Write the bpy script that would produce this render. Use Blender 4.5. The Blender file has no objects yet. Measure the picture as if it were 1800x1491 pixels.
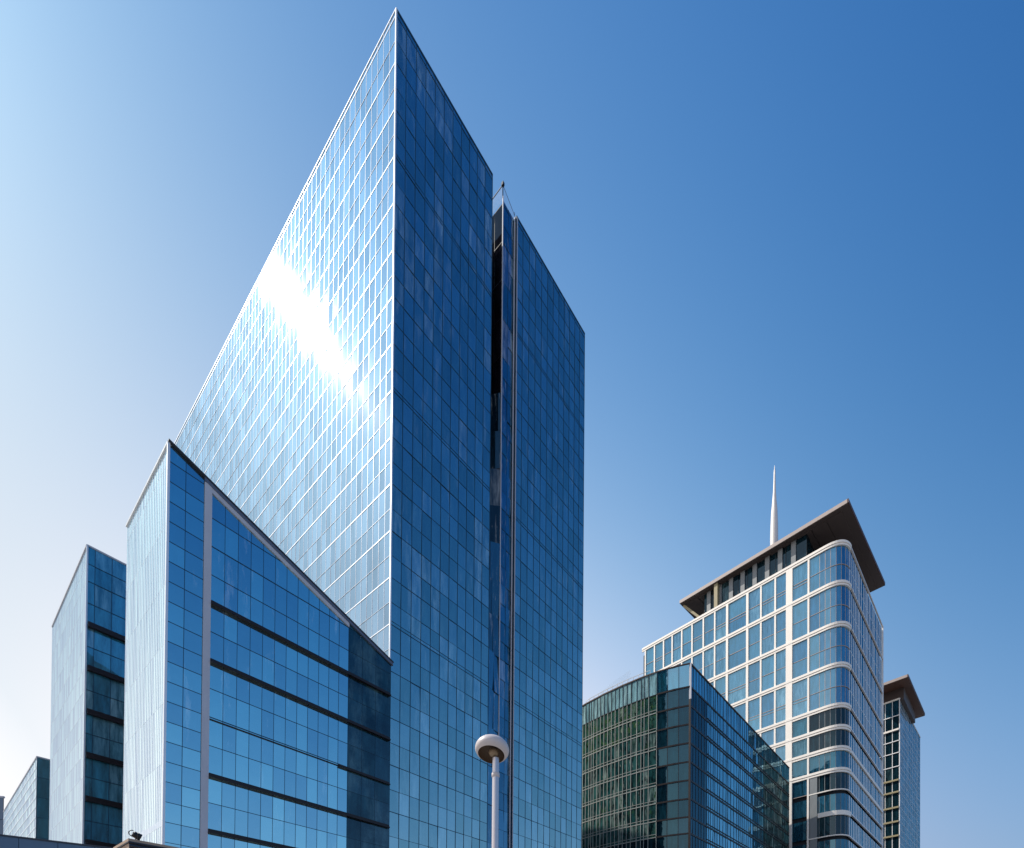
import bpy, math, random
from mathutils import Vector, Euler, noise
random.seed(7)
R = math.radians
sc = bpy.context.scene
col = sc.collection

# ------------------------------------------------------------------ camera
W, H = 1800.0, 1491.0
F = 905.0                      # focal length in photo pixels
PITCH, ROLL = 0.009, -0.0078
CX, CY = 900.0, 1732.0         # principal point of the (shifted) lens
EYE = Vector((0, 0, 1.6))
RM = Euler((math.pi/2 + PITCH, ROLL, 0)).to_matrix()
RI = RM.transposed()
cd = bpy.data.cameras.new('camera'); cam = bpy.data.objects.new('camera', cd); col.objects.link(cam)
cam.location = EYE; cam.rotation_euler = (math.pi/2 + PITCH, ROLL, 0)
cd.sensor_fit = 'HORIZONTAL'; cd.sensor_width = 36; cd.lens = F/W*36
cd.shift_x = 0.0; cd.shift_y = (CY - H/2)/W
cd.clip_start = 0.1; cd.clip_end = 20000
sc.camera = cam

def ray(px, py): return RM @ Vector(((px-CX)/F, -(py-CY)/F, -1.0))
def at(px, py, Y):
    d = ray(px, py); return EYE + d*(Y/d.y)
def on_z(px, py, z):
    d = ray(px, py); return EYE + d*((z-EYE.z)/d.z)
def on_plane(px, py, P, d2):
    """where the sight line meets the upright plane through P along d2"""
    d = ray(px, py); n = Vector((d2[1], -d2[0], 0))
    t = (Vector((P[0], P[1], 0)) - Vector((EYE.x, EYE.y, 0))).dot(n)/d.dot(n)
    return EYE + d*t
def proj(p):
    q = RI @ (Vector(p)-EYE); return (CX + F*q.x/-q.z, CY - F*q.y/-q.z)

# ------------------------------------------------------------------ node helpers
def new_mat(name):
    m = bpy.data.materials.new(name); m.use_nodes = True
    nt = m.node_tree; nt.nodes.clear()
    return m, nt, nt.nodes, nt.links
def N(nodes, t, **kw):
    n = nodes.new(t)
    for k, v in kw.items():
        if k in ('ins',):
            for i, val in v.items(): n.inputs[i].default_value = val
        else: setattr(n, k, v)
    return n
def math_(nodes, links, op, a, b=None, clamp=False):
    n = nodes.new('ShaderNodeMath'); n.operation = op; n.use_clamp = clamp
    for i, v in enumerate((a, b)):
        if v is None: continue
        if isinstance(v, (int, float)): n.inputs[i].default_value = v
        else: links.new(v, n.inputs[i])
    return n.outputs[0]
def mixc(nodes, links, fac, a, b, mode='MIX'):
    n = nodes.new('ShaderNodeMix'); n.data_type = 'RGBA'; n.blend_type = mode
    for sock, v in ((n.inputs[0], fac), (n.inputs[6], a), (n.inputs[7], b)):
        if isinstance(v, (int, float)): sock.default_value = v
        elif isinstance(v, tuple): sock.default_value = (*v, 1)
        else: links.new(v, sock)
    return n.outputs[2]

def plain(name, color, rough=0.5, metal=0.0, var=0.12, scale=1.5, spec=0.4):
    """painted metal, stone or paint with a mottled, weathered tone"""
    m, nt, nd, lk = new_mat(name)
    tc = N(nd, 'ShaderNodeTexCoord')
    mp = N(nd, 'ShaderNodeMapping'); mp.inputs['Scale'].default_value = (1, 1, 0.35); lk.new(tc.outputs['Object'], mp.inputs[0])
    nz = N(nd, 'ShaderNodeTexNoise', ins={'Scale': scale, 'Detail': 5.0, 'Roughness': 0.6}); lk.new(mp.outputs[0], nz.inputs['Vector'])
    c = mixc(nd, lk, nz.outputs[0], tuple(x*(1-var) for x in color), tuple(min(1, x*(1+var)) for x in color))
    b = N(nd, 'ShaderNodeBsdfPrincipled'); lk.new(c, b.inputs['Base Color'])
    b.inputs['Roughness'].default_value = rough; b.inputs['Metallic'].default_value = metal
    b.inputs['Specular IOR Level'].default_value = spec
    rr = math_(nd, lk, 'MULTIPLY_ADD', nz.outputs[0], 0.2); rr.node.inputs[2].default_value = rough-0.1
    lk.new(rr, b.inputs['Roughness'])
    o = N(nd, 'ShaderNodeOutputMaterial'); lk.new(b.outputs[0], o.inputs[0])
    return m

def glass(name, deep, mid, blind, tint, f0=0.35, rough=0.02, bump=0.15, patch=None, haze=0.0, aniso=0.0, hrough=.1):
    """coated facade glass: a sky mirror over the rooms behind; 'panel' colour attribute varies each pane"""
    m, nt, nd, lk = new_mat(name)
    tc = N(nd, 'ShaderNodeTexCoord')
    at_ = N(nd, 'ShaderNodeAttribute'); at_.attribute_name = 'panel'
    sep = N(nd, 'ShaderNodeSeparateColor'); lk.new(at_.outputs['Color'], sep.inputs[0])
    base = mixc(nd, lk, sep.outputs[0], deep, mid)
    # soft shapes of rooms behind the glass: upright streaks
    mp = N(nd, 'ShaderNodeMapping'); mp.inputs['Scale'].default_value = (1.3, 1.3, 0.22); lk.new(tc.outputs['Object'], mp.inputs[0])
    n1 = N(nd, 'ShaderNodeTexNoise', ins={'Scale': 1.6, 'Detail': 6.0, 'Roughness': 0.65}); lk.new(mp.outputs[0], n1.inputs['Vector'])
    bm = N(nd, 'ShaderNodeMapRange', ins={1: 0.36, 2: 0.60, 3: 0.12, 4: 1.0}); lk.new(n1.outputs[0], bm.inputs[0])
    base = mixc(nd, lk, math_(nd, lk, 'MULTIPLY', sep.outputs[1], bm.outputs[0]), base, blind)
    rmp = N(nd, 'ShaderNodeMapRange', ins={1: 0.35, 2: 0.7, 3: 0.45, 4: 1.6}); lk.new(n1.outputs[0], rmp.inputs[0])
    base = mixc(nd, lk, 1.0, base, rmp.outputs[0], 'MULTIPLY')
    if patch:
        for (pc, sc_, lo, hi, vs) in patch:
            mp2 = N(nd, 'ShaderNodeMapping'); mp2.inputs['Scale'].default_value = vs; lk.new(tc.outputs['Object'], mp2.inputs[0])
            n2 = N(nd, 'ShaderNodeTexNoise', ins={'Scale': sc_, 'Detail': 8.0, 'Roughness': 0.7}); lk.new(mp2.outputs[0], n2.inputs['Vector'])
            r2 = N(nd, 'ShaderNodeMapRange', ins={1: lo, 2: hi}); lk.new(n2.outputs[0], r2.inputs[0])
            base = mixc(nd, lk, r2.outputs[0], base, pc)
    df = N(nd, 'ShaderNodeBsdfDiffuse'); lk.new(base, df.inputs[0])
    gl = N(nd, 'ShaderNodeBsdfGlossy'); gl.inputs['Roughness'].default_value = rough
    # each pane carries a slightly different coating
    tv = mixc(nd, lk, sep.outputs[2], tuple(x*0.80 for x in tint), tuple(min(1, x*1.12) for x in tint))
    lk.new(tv, gl.inputs[0])
    nb = N(nd, 'ShaderNodeTexNoise', ins={'Scale': 0.55, 'Detail': 2.0}); lk.new(tc.outputs['Object'], nb.inputs['Vector'])
    bp = N(nd, 'ShaderNodeBump', ins={'Strength': bump, 'Distance': 0.05}); lk.new(nb.outputs[0], bp.inputs['Height'])
    lk.new(bp.outputs[0], gl.inputs['Normal'])
    lw = N(nd, 'ShaderNodeLayerWeight', ins={'Blend': 0.5})
    p5 = math_(nd, lk, 'POWER', lw.outputs['Facing'], 3.6)
    fac = math_(nd, lk, 'MULTIPLY_ADD', p5, (1-f0)*(.35 if f0 > .45 else .5), True); fac.node.inputs[2].default_value = f0
    mx = N(nd, 'ShaderNodeMixShader'); lk.new(fac, mx.inputs[0]); lk.new(df.outputs[0], mx.inputs[1]); lk.new(gl.outputs[0], mx.inputs[2])
    last = mx.outputs[0]
    if haze > 0:      # added broad gloss lobe that spreads the sun glare
        ge = N(nd, 'ShaderNodeNewGeometry'); cr = N(nd, 'ShaderNodeVectorMath', operation='CROSS_PRODUCT'); lk.new(ge.outputs['Normal'], cr.inputs[0]); cr.inputs[1].default_value = (0, 0, 1)
        g2 = N(nd, 'ShaderNodeBsdfGlossy'); g2.inputs['Roughness'].default_value = hrough; g2.inputs['Anisotropy'].default_value = aniso; lk.new(cr.outputs[0], g2.inputs['Tangent']); g2.inputs[0].default_value = (1, .97, .93, 1)
        m2 = N(nd, 'ShaderNodeMixShader', ins={0: haze}); lk.new(last, m2.inputs[1]); lk.new(g2.outputs[0], m2.inputs[2]); last = m2.outputs[0]
    o = N(nd, 'ShaderNodeOutputMaterial'); lk.new(last, o.inputs[0])
    return m

# ------------------------------------------------------------------ object helpers
class MB:
    def __init__(s): s.v = []; s.f = []; s.c = []
    def quad(s, a, b, c, d, colr=(0, 0, 0)):
        i = len(s.v); s.v += [tuple(a), tuple(b), tuple(c), tuple(d)]; s.f.append((i, i+1, i+2, i+3)); s.c.append(colr)
    def poly(s, pts, colr=(0, 0, 0)):
        i = len(s.v); s.v += [tuple(p) for p in pts]; s.f.append(tuple(range(i, i+len(pts)))); s.c.append(colr)
    def hexa(s, b, t, colr=(0, 0, 0)):
        """solid between two 4-corner loops"""
        i = len(s.v); s.v += [tuple(p) for p in b] + [tuple(p) for p in t]
        for f in ((3, 2, 1, 0), (4, 5, 6, 7), (0, 1, 5, 4), (1, 2, 6, 5), (2, 3, 7, 6), (3, 0, 4, 7)):
            s.f.append(tuple(i+k for k in f)); s.c.append(colr)
    def box(s, c, dx, dy, ux, uy, z0, z1):
        """upright box centred on c, half sizes dx along ux and dy along uy"""
        P = [Vector((c[0], c[1], 0)) + Vector((*ux, 0))*a*dx + Vector((*uy, 0))*b*dy for a, b in ((-1, -1), (1, -1), (1, 1), (-1, 1))]
        s.hexa([(p.x, p.y, z0) for p in P], [(p.x, p.y, z1) for p in P])
    def prism(s, pts, z0, z1):
        n = len(pts); z0 = z0 if hasattr(z0, '__len__') else [z0]*n; z1 = z1 if hasattr(z1, '__len__') else [z1]*n
        i = len(s.v); s.v += [(p[0], p[1], a) for p, a in zip(pts, z0)] + [(p[0], p[1], a) for p, a in zip(pts, z1)]
        s.f.append(tuple(range(i, i+n))[::-1]); s.f.append(tuple(range(i+n, i+2*n))); s.c += [(0, 0, 0)]*2
        for k in range(n):
            j = (k+1) % n; s.f.append((i+k, i+j, i+n+j, i+n+k)); s.c.append((0, 0, 0))
    def beam(s, a, b, r):
        a, b = Vector(a), Vector(b); d = (b-a).normalized()
        u = d.cross(Vector((0, 0, 1)) if abs(d.z) < .9 else Vector((1, 0, 0))).normalized(); w = d.cross(u)
        ring = [(u*x+w*y)*r for x, y in ((-1, -1), (1, -1), (1, 1), (-1, 1))]
        s.hexa([a+q for q in ring], [b+q for q in ring])
    def lathe(s, c, prof, n=24, axis=Vector((0, 0, 1)), sx=1.0):
        ax = Vector(axis).normalized(); u = ax.orthogonal().normalized(); w = ax.cross(u); c = Vector(c)
        i = len(s.v)
        for r, z in prof:
            for k in range(n):
                a = 2*math.pi*k/n; s.v.append(tuple(c + ax*z + (u*math.cos(a)*sx + w*math.sin(a))*r))
        for j in range(len(prof)-1):
            for k in range(n):
                s.f.append((i+j*n+k, i+j*n+(k+1) % n, i+(j+1)*n+(k+1) % n, i+(j+1)*n+k)); s.c.append((0, 0, 0))
    def build(s, name, m, parent=None, smooth=False, attr=False):
        root = parent
        while root is not None and root.parent is not None: root = root.parent
        o = root.location if root is not None else Vector((0, 0, 0))
        me = bpy.data.meshes.new(name); me.from_pydata([(a-o.x, b-o.y, c-o.z) for a, b, c in s.v], [], s.f)
        if attr:
            ca = me.color_attributes.new('panel', 'FLOAT_COLOR', 'CORNER')
            k = 0; buf = []
            for f, c in zip(s.f, s.c): buf += [c[0], c[1], c[2], 1.0]*len(f)
            ca.data.foreach_set('color', buf)
        if smooth: me.polygons.foreach_set('use_smooth', [True]*len(me.polygons))
        me.materials.append(m); me.update()
        ob = bpy.data.objects.new(name, me); col.objects.link(ob); ob.parent = parent
        return ob
def thing(name, label, cat, loc, group=None):
    o = bpy.data.objects.new(name, None); col.objects.link(o); o.location = loc; o.empty_display_size = 0.5
    o['label'] = label; o['category'] = cat
    if group: o['group'] = group
    return o

class Path:
    """plan line of a facade, left to right as seen from outside"""
    def __init__(s, pts):
        s.p = [Vector((p[0], p[1])) for p in pts]; s.L = [0.0]
        for a, b in zip(s.p, s.p[1:]): s.L.append(s.L[-1] + (b-a).length)
        s.len = s.L[-1]
    def seg(s, t):
        for i in range(len(s.p)-1):
            if t <= s.L[i+1] + 1e-9 or i == len(s.p)-2: return i
    def pt(s, t, off=0.0):
        i = s.seg(t); a, b = s.p[i], s.p[i+1]; d = (b-a).normalized(); n = Vector((d.y, -d.x))
        q = a + d*(t-s.L[i]) + n*off
        return q, d, n
    def off(s, o):
        """same line moved outward by o, mitred"""
        out = []
        for i, p in enumerate(s.p):
            ns = []
            if i > 0: d = (p-s.p[i-1]).normalized(); ns.append(Vector((d.y, -d.x)))
            if i < len(s.p)-1: d = (s.p[i+1]-p).normalized(); ns.append(Vector((d.y, -d.x)))
            n = ns[0] if len(ns) == 1 else (ns[0]+ns[1]).normalized()
            k = 1.0 if len(ns) == 1 else 1.0/max(.3, n.dot(ns[0]))
            out.append(p + n*o*k)
        return out
    def sub(s, t0, t1):
        pts = [s.pt(t0)[0]] + [p for p, L in zip(s.p, s.L) if t0+1e-4 < L < t1-1e-4] + [s.pt(t1)[0]]
        return Path(pts)
    def find(s, px, z):
        best = (1e9, 0)
        for k in range(1601):
            t = s.len*k/1600; q = s.pt(t)[0]; e = abs(proj((q.x, q.y, z))[0]-px)
            if e < best[0]: best = (e, t)
        return best[1]
def band(mb, path, z0, z1, o0, o1):
    """bar following a facade, from offset o0 to o1"""
    A, B = path.off(o0), path.off(o1)
    for i in range(len(A)-1):
        c = [A[i], B[i], B[i+1], A[i+1]]
        mb.hexa([(p.x, p.y, z0) for p in c], [(p.x, p.y, z1) for p in c])
def post(mb, path, t, z0, z1, w, o0, o1):
    q, d, n = path.pt(t)
    c = [q-d*w/2+n*o0, q-d*w/2+n*o1, q+d*w/2+n*o1, q+d*w/2+n*o0]
    mb.hexa([(p.x, p.y, z0) for p in c], [(p.x, p.y, z1) for p in c])
def pane(mb, path, t0, t1, z0, z1, tilt, colr, off=0.0, z1b=None, yaw=None):
    q0, d0, n0 = path.pt(t0+1e-5); q1, d1, n1 = path.pt(t1-1e-5)
    a, b = random.gauss(0, yaw if yaw else tilt), random.gauss(0, tilt); z1b = z1 if z1b is None else z1b; w, h = (t1-t0)/2, (z1-z0)/2
    P = []
    for (q, n, sx, z, sz) in ((q0, n0, -1, z0, -1), (q1, n1, 1, z0, -1), (q1, n1, 1, z1b, 1), (q0, n0, -1, z1, 1)):
        o = off + a*w*sx + b*h*sz; P.append((q.x+n.x*o, q.y+n.y*o, z))
    mb.quad(*P, colr)
def even(a, b, w):
    n = max(1, round((b-a)/w)); return [a+(b-a)*k/n for k in range(n+1)]
def glazing(root, path, cols, zs, gm, fm, mw=.06, md=.05, hw=.06, hd=.05, tilt=.004, blind=0.1, bint=(.3, 1),
            name='storey_glazing', zf=None, hmain=None, fname='mullion_frame', seed=None, top=False, yaw=None, clump=None):
    """one storey: panes between the lines zs (bottom to top), with its own frame as a sub-part"""
    if seed is not None: random.seed(seed)
    g, f = MB(), MB()
    for i in range(len(cols)-1):
        rc = random.random(); tm = (cols[i]+cols[i+1])/2
        pb = blind if clump is None else (blind*.25 + .75*max(0, min(1, (noise.noise((tm*.13+clump, zs[0]*.16, 1.7))+.12)*2.6)))*blind*5.0
        bl = random.random() < pb
        for j in range(len(zs)-1):
            za, zb = zs[j], zs[j+1]
            if zf:
                la, lb = zf(cols[i]), zf(cols[i+1])
                if max(la, lb) <= za+.02: continue
                cuts = [0.0, 1.0] + [(la-q)/(la-lb) for q in (za, zb) if abs(la-lb) > 1e-6 and 0.02 < (la-q)/(la-lb) < .98]
                cuts.sort(); r0 = min(1, max(0, rc*.6+random.random()*.4)); r1 = random.random()
                for ca, cb in zip(cuts, cuts[1:]):
                    ta, tb = cols[i]+(cols[i+1]-cols[i])*ca, cols[i]+(cols[i+1]-cols[i])*cb
                    ha, hb = zf(ta), zf(tb)
                    if max(ha, hb) <= za+.01: continue
                    pane(g, path, ta, tb, za, max(za+.001, min(zb, ha)), tilt*.3, (r0, 0, r1), z1b=max(za+.001, min(zb, hb)))
                continue
            za_ = zb_ = zb
            r0 = min(1, max(0, rc*.6+random.random()*.4))
            b = random.uniform(*bint) if (bl and random.random() < .75) else 0.0
            pane(g, path, cols[i], cols[i+1], za, za_, tilt, (r0, b, random.random()), z1b=zb_, yaw=yaw)
    for k, t in enumerate(cols):
        zt = zs[-1] if not zf else min(zs[-1], zf(t))
        if zt > zs[0]+.05: post(f, path, min(max(t, mw/2), path.len-mw/2), zs[0], zt, mw, -.06, md)
    for j, z in enumerate(zs[:-1] if not top else zs):
        h = hmain if (hmain and j == 0) else hw
        p = path.sub(cols[0], cols[-1])
        if zf:
            ts = [cols[0]+(cols[-1]-cols[0])*k/200 for k in range(201)]
            ok = [t for t in ts if zf(t) > z+h]
            if len(ok) < 2: continue
            p = path.sub(ok[0], ok[-1])
        band(f, p, z-h/2, z+h/2, -.05, hd)
    o = g.build(name, gm, root, attr=True)
    if f.f: f.build(fname, fm, o)
    return o

# ------------------------------------------------------------------ materials
M = {}
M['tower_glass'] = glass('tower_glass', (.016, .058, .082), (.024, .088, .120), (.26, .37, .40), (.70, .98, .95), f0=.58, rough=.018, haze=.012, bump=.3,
                         patch=[((.22, .32, .36), .42, .56, .70, (2.6, 2.6, .40))])  # pale noise patches: reflected buildings painted into the glass colour
M['sunny_glass'] = glass('sunny_glass', (.05, .11, .17), (.09, .17, .25), (.22, .32, .40), (.53, .68, .86), f0=.62, rough=.02, haze=.036, aniso=.33, hrough=.082)  # tower glass again, its colour brightened for the sunward face
M['pale_glass'] = glass('pale_glass', (.16, .21, .27), (.26, .31, .36), (.40, .45, .50), (.72, .87, 1.0), f0=.96, rough=.05, bump=.02, haze=.01)
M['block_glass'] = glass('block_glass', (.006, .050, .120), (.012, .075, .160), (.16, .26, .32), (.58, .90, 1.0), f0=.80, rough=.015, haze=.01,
                         patch=[((.80, .85, .84), .36, .585, .68, (2.6, 2.6, .45))])  # pale patches: glow of lit ceilings painted into the colour
M['ledge_glass'] = glass('ledge_glass', (.020, .17, .30), (.05, .28, .40), (.30, .46, .50), (.42, .75, .90), f0=.30, rough=.02)
M['void_glass'] = glass('void_glass', (.003, .013, .022), (.007, .028, .040), (.04, .09, .10), (.45, .60, .70), f0=.08, rough=.02, bump=.05)
M['slot_glass'] = glass('slot_glass', (.006, .007, .012), (.014, .013, .018), (.10, .09, .08), (.30, .34, .42), f0=.05, rough=.04)  # slot glasses step darker upward: wing shadow and reflections put into colour
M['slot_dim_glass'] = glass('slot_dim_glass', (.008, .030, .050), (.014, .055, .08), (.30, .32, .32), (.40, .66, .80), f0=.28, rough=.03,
                             patch=[((.36, .36, .34), .9, .56, .66, (3, 3, .3))])  # pale streaks: slot reflections painted as noise
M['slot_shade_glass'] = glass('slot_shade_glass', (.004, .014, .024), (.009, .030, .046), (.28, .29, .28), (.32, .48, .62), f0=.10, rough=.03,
                              patch=[((.34, .34, .32), .9, .56, .66, (3, 3, .3))])  # same painted reflection streaks on a darker tone
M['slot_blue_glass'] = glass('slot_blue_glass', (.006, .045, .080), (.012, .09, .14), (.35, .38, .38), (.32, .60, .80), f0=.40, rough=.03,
                             patch=[((.40, .42, .40), .9, .56, .66, (3, 3, .3))])  # pale painted reflections, as in the dimmer slot glasses
M['loggia_glass'] = glass('loggia_glass', (.003, .016, .026), (.008, .045, .065), (.03, .10, .12), (.30, .56, .70), f0=.13, rough=.02)
M['corner_glass'] = glass('corner_glass', (.006, .030, .045), (.014, .060, .080), (.10, .20, .22), (.42, .60, .72), f0=.12, rough=.02,
                          patch=[((.13, .25, .27), .28, .50, .80, (1.5, 1.5, .5)), ((.002, .008, .012), .25, .48, .66, (1, 1, 1.6))])
M['teal_glass'] = glass('teal_glass', (.012, .13, .20), (.03, .21, .29), (.14, .32, .40), (.42, .76, .92), f0=.54, rough=.02)
M['painted_reflection_glass'] = glass('painted_reflection_glass', (.010, .060, .062), (.05, .15, .14), (.40, .50, .44), (.42, .66, .70), f0=.16, rough=.03,
                          patch=[((.035, .10, .05), .9, .56, .64, (1, 1, .6)), ((.60, .64, .56), 1.4, .60, .68, (1.9, 1.9, .22)), ((.003, .012, .014), 1.1, .50, .60, (1.4, 1.4, .4))])  # green and pale patches paint reflected trees and stone into the glass
M['green_reflection_top_glass'] = glass('green_reflection_top_glass', (.010, .060, .055), (.05, .14, .11), (.40, .50, .38), (.42, .66, .66), f0=.14, rough=.03,
                          patch=[((.60, .64, .52), 1.4, .60, .68, (1.9, 1.9, .22)), ((.06, .14, .05), 1.2, .52, .60, (1, 1, .8)), ((.004, .012, .008), 1.6, .54, .62, (1.4, 1.4, .8))])  # greenery patches, plus pale and dark painted reflections
M['upstand_glass'] = glass('upstand_glass', (.26, .50, .56), (.36, .62, .66), (.5, .7, .7), (.5, .7, .75), f0=.2, rough=.05)
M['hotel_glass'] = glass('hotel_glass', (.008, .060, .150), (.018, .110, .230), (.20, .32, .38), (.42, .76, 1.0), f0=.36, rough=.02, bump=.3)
M['hotel_shade_glass'] = glass('hotel_shade_glass', (.006, .04, .075), (.02, .10, .16), (.18, .27, .32), (.30, .60, .74), f0=.24, rough=.03)  # darker copy of hotel_glass: shade put into the colour
M['white_metal'] = plain('white_metal', (.86, .86, .86), .35, .0)
M['white_fin'] = plain('white_fin', (.84, .87, .92), .45, .25, var=.04)
M['pale_frame'] = plain('pale_frame', (.42, .45, .42), .5)
M['ice_fin'] = plain('ice_fin', (.74, .86, .97), .4, .2, var=.015)
M['navy_metal'] = plain('navy_metal', (.014, .050, .095), .4, .0)
M['brown_metal'] = plain('brown_metal', (.020, .013, .014), .45, .0)
M['grey_frame'] = plain('grey_frame', (.58, .58, .63), .5)
M['coping'] = plain('coping', (.12, .15, .22), .45)
M['core'] = plain('core', (.02, .03, .045), .8)
M['cream'] = plain('cream', (.95, .88, .80), .5, var=.08, scale=.5)
M['roof_dark'] = plain('roof_dark', (.085, .065, .060), .6)
M['roof_brown'] = plain('roof_brown', (.095, .048, .036), .6)
M['fascia'] = plain('fascia', (.42, .35, .32), .5)
M['stone'] = plain('stone', (.42, .31, .23), .8, var=.2, scale=4)
M['panel_blue'] = plain('panel_blue', (.10, .16, .24), .35, .3)
M['slate'] = plain('slate', (.035, .045, .065), .6, var=.3)
M['black'] = plain('black', (.012, .014, .014), .4)
M['lamp_paint'] = plain('lamp_paint', (.62, .56, .55), .35, var=.08, scale=6)
M['pole_metal'] = plain('pole_metal', (.60, .57, .60), .3, .55, var=.05, scale=6)
M['lamp_inside'] = plain('lamp_inside', (.10, .06, .035), .5)
M['lamp_bowl'] = plain('lamp_bowl', (.30, .22, .14), .35)
M['ochre'] = plain('ochre', (.34, .29, .17), .6)
M['spire'] = plain('spire', (.75, .71, .68), .35, var=.05)
M['column_grey'] = plain('column_grey', (.22, .24, .25), .5)
M['paving'] = plain('paving', (.22, .21, .20), .85, var=.2, scale=.6)
# clear roof screens
def clear(name, colr, fac):
    m, nt, nd, lk = new_mat(name)
    t = N(nd, 'ShaderNodeBsdfTransparent'); t.inputs[0].default_value = (.94, .97, 1, 1)
    d = N(nd, 'ShaderNodeBsdfPrincipled', ins={'Base Color': (*colr, 1), 'Roughness': .08})
    tc = N(nd, 'ShaderNodeTexCoord'); nz = N(nd, 'ShaderNodeTexNoise', ins={'Scale': .8, 'Detail': 3.0}); lk.new(tc.outputs['Object'], nz.inputs['Vector'])
    mr = N(nd, 'ShaderNodeMapRange', ins={1: .3, 2: .7, 3: fac*.8, 4: fac*1.2}); lk.new(nz.outputs[0], mr.inputs[0])
    x = N(nd, 'ShaderNodeMixShader'); lk.new(mr.outputs[0], x.inputs[0]); lk.new(t.outputs[0], x.inputs[1]); lk.new(d.outputs[0], x.inputs[2])
    o = N(nd, 'ShaderNodeOutputMaterial'); lk.new(x.outputs[0], o.inputs[0]); return m
M['clear'] = clear('clear', (.75, .82, .88), .22)

# ------------------------------------------------------------------ ground
g = MB(); g.quad((-6000, -6000, 0), (6000, -6000, 0), (6000, 6000, 0), (-6000, 6000, 0))
go = g.build('ground', M['paving']); go['kind'] = 'structure'

# plan directions of the glass quarter: vanishing points at photo x = -178 and 1700
U = Vector((-178-900, F)).normalized()        # along the left-hand faces, going away
V = Vector((1700-900, F)).normalized()        # along the right-hand faces, going away

def v2(p): return Vector((p[0], p[1]))

# ------------------------------------------------------------------ 1. the tall tower
C = at(696.5, 15, 46.0); HT = C.z; C2 = v2(C)
def right_pt(px, py, P, d): return v2(on_plane(px, py, P, d))
tA = right_pt(866, 308, C2, V); tB = right_pt(908, 378, C2, V); tE = right_pt(1028, 580, C2, V)
lenL = 60.0
tL = C2 + U*lenL
nR = Vector((V.y, -V.x)); nL = Vector((-U.y, U.x)); nL = Vector((-V.x, -V.y))
tower = thing('glass_tower', 'tallest blue glass tower with a knife-edge corner and the sun flaring on its left face', 'office tower', (C2.x, C2.y, 0), )
back = tE + U*34
zmaj = [at(690, y, 46.0).z for y in [1261-82.3*k for k in range(-6, 16)]]
zmaj = [z for z in zmaj if z > 2]
ST = zmaj[1]-zmaj[0]
inn = lambda p: p
core = MB()
ins = .25
cc = C2 - nR*ins - nL*ins
core.prism([cc, tA-nR*ins-V*.1, tA-nR*6.5-V*.1, tB-nR*6.5+V*.1, tB-nR*ins+V*.1, tE-nR*ins-V*.2, back-V*.2, tL-nL*ins+V*36, tL-nL*ins], 0, HT-.35)
core.build('core_wall', M['core'], tower)
pL, pR1, pR2 = Path([tL, C2]), Path([C2, tA]), Path([tB, tE])
tN = right_pt(884, 330, C2 + nR*(-.3), V)                     # outer edge of the glass wedge in the slot
tN0 = tN + U*6.0
pN1, pN2 = Path([tN0, tN]), Path([tN, tB-nR*.35])
zb = zmaj[:]+[HT-.12]
cL = even(0, pL.len, .92); cR1 = even(0, pR1.len, 1.15); cR2 = even(0, pR2.len, 1.15)
pRet = Path([tA, tA-nR*5.5]); pFill = Path([tA-nR*.12, tB-nR*.12])
for k in range(len(zb)-1):
    z0, z1 = zb[k], zb[k+1]
    if z1-z0 > 3: zs = [z0, z0+(z1-z0)*.47, z1]
    else: zs = [z0, z1]
    if k % 5 == 2: zsx = [z0, z0+.32]+zs[1:]
    else: zsx = zs
    hi = (z0/HT)
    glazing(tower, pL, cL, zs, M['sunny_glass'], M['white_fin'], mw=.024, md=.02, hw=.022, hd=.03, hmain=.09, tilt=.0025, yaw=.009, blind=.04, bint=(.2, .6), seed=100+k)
    bl = .10 + .16*max(0, min(1, (hi-.12)/.4))
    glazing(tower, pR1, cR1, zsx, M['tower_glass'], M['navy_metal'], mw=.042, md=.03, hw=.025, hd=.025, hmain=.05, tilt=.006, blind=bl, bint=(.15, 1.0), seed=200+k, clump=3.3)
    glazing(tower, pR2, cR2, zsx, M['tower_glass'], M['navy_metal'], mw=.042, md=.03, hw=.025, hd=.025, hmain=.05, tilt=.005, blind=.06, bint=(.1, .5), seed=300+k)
    hz = z0/HT
    glazing(tower, pN2, even(0, pN2.len, .9), zs, M['slot_blue_glass'], M['navy_metal'], mw=.04, md=.02, hw=.03, hd=.02, tilt=.02, blind=.2, bint=(.1, .9), seed=400+k, name='slot_glazing')
    # the return beside the mast: painted dark at the top, turned flush lower down for the fading reflections
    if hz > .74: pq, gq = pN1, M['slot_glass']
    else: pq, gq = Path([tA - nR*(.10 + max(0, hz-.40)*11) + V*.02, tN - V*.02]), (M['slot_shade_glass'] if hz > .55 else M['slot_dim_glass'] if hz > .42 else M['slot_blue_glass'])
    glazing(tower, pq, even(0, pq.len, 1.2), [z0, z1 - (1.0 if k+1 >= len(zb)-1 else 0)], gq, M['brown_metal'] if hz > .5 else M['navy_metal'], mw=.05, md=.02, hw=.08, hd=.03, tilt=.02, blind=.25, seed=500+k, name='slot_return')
m = MB(); band(m, pL, 0, zb[0], -.2, 0); band(m, pR1, 0, zb[0], -.2, 0); band(m, pR2, 0, zb[0], -.2, 0); m.build('plinth', M['slate'], tower)
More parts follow.
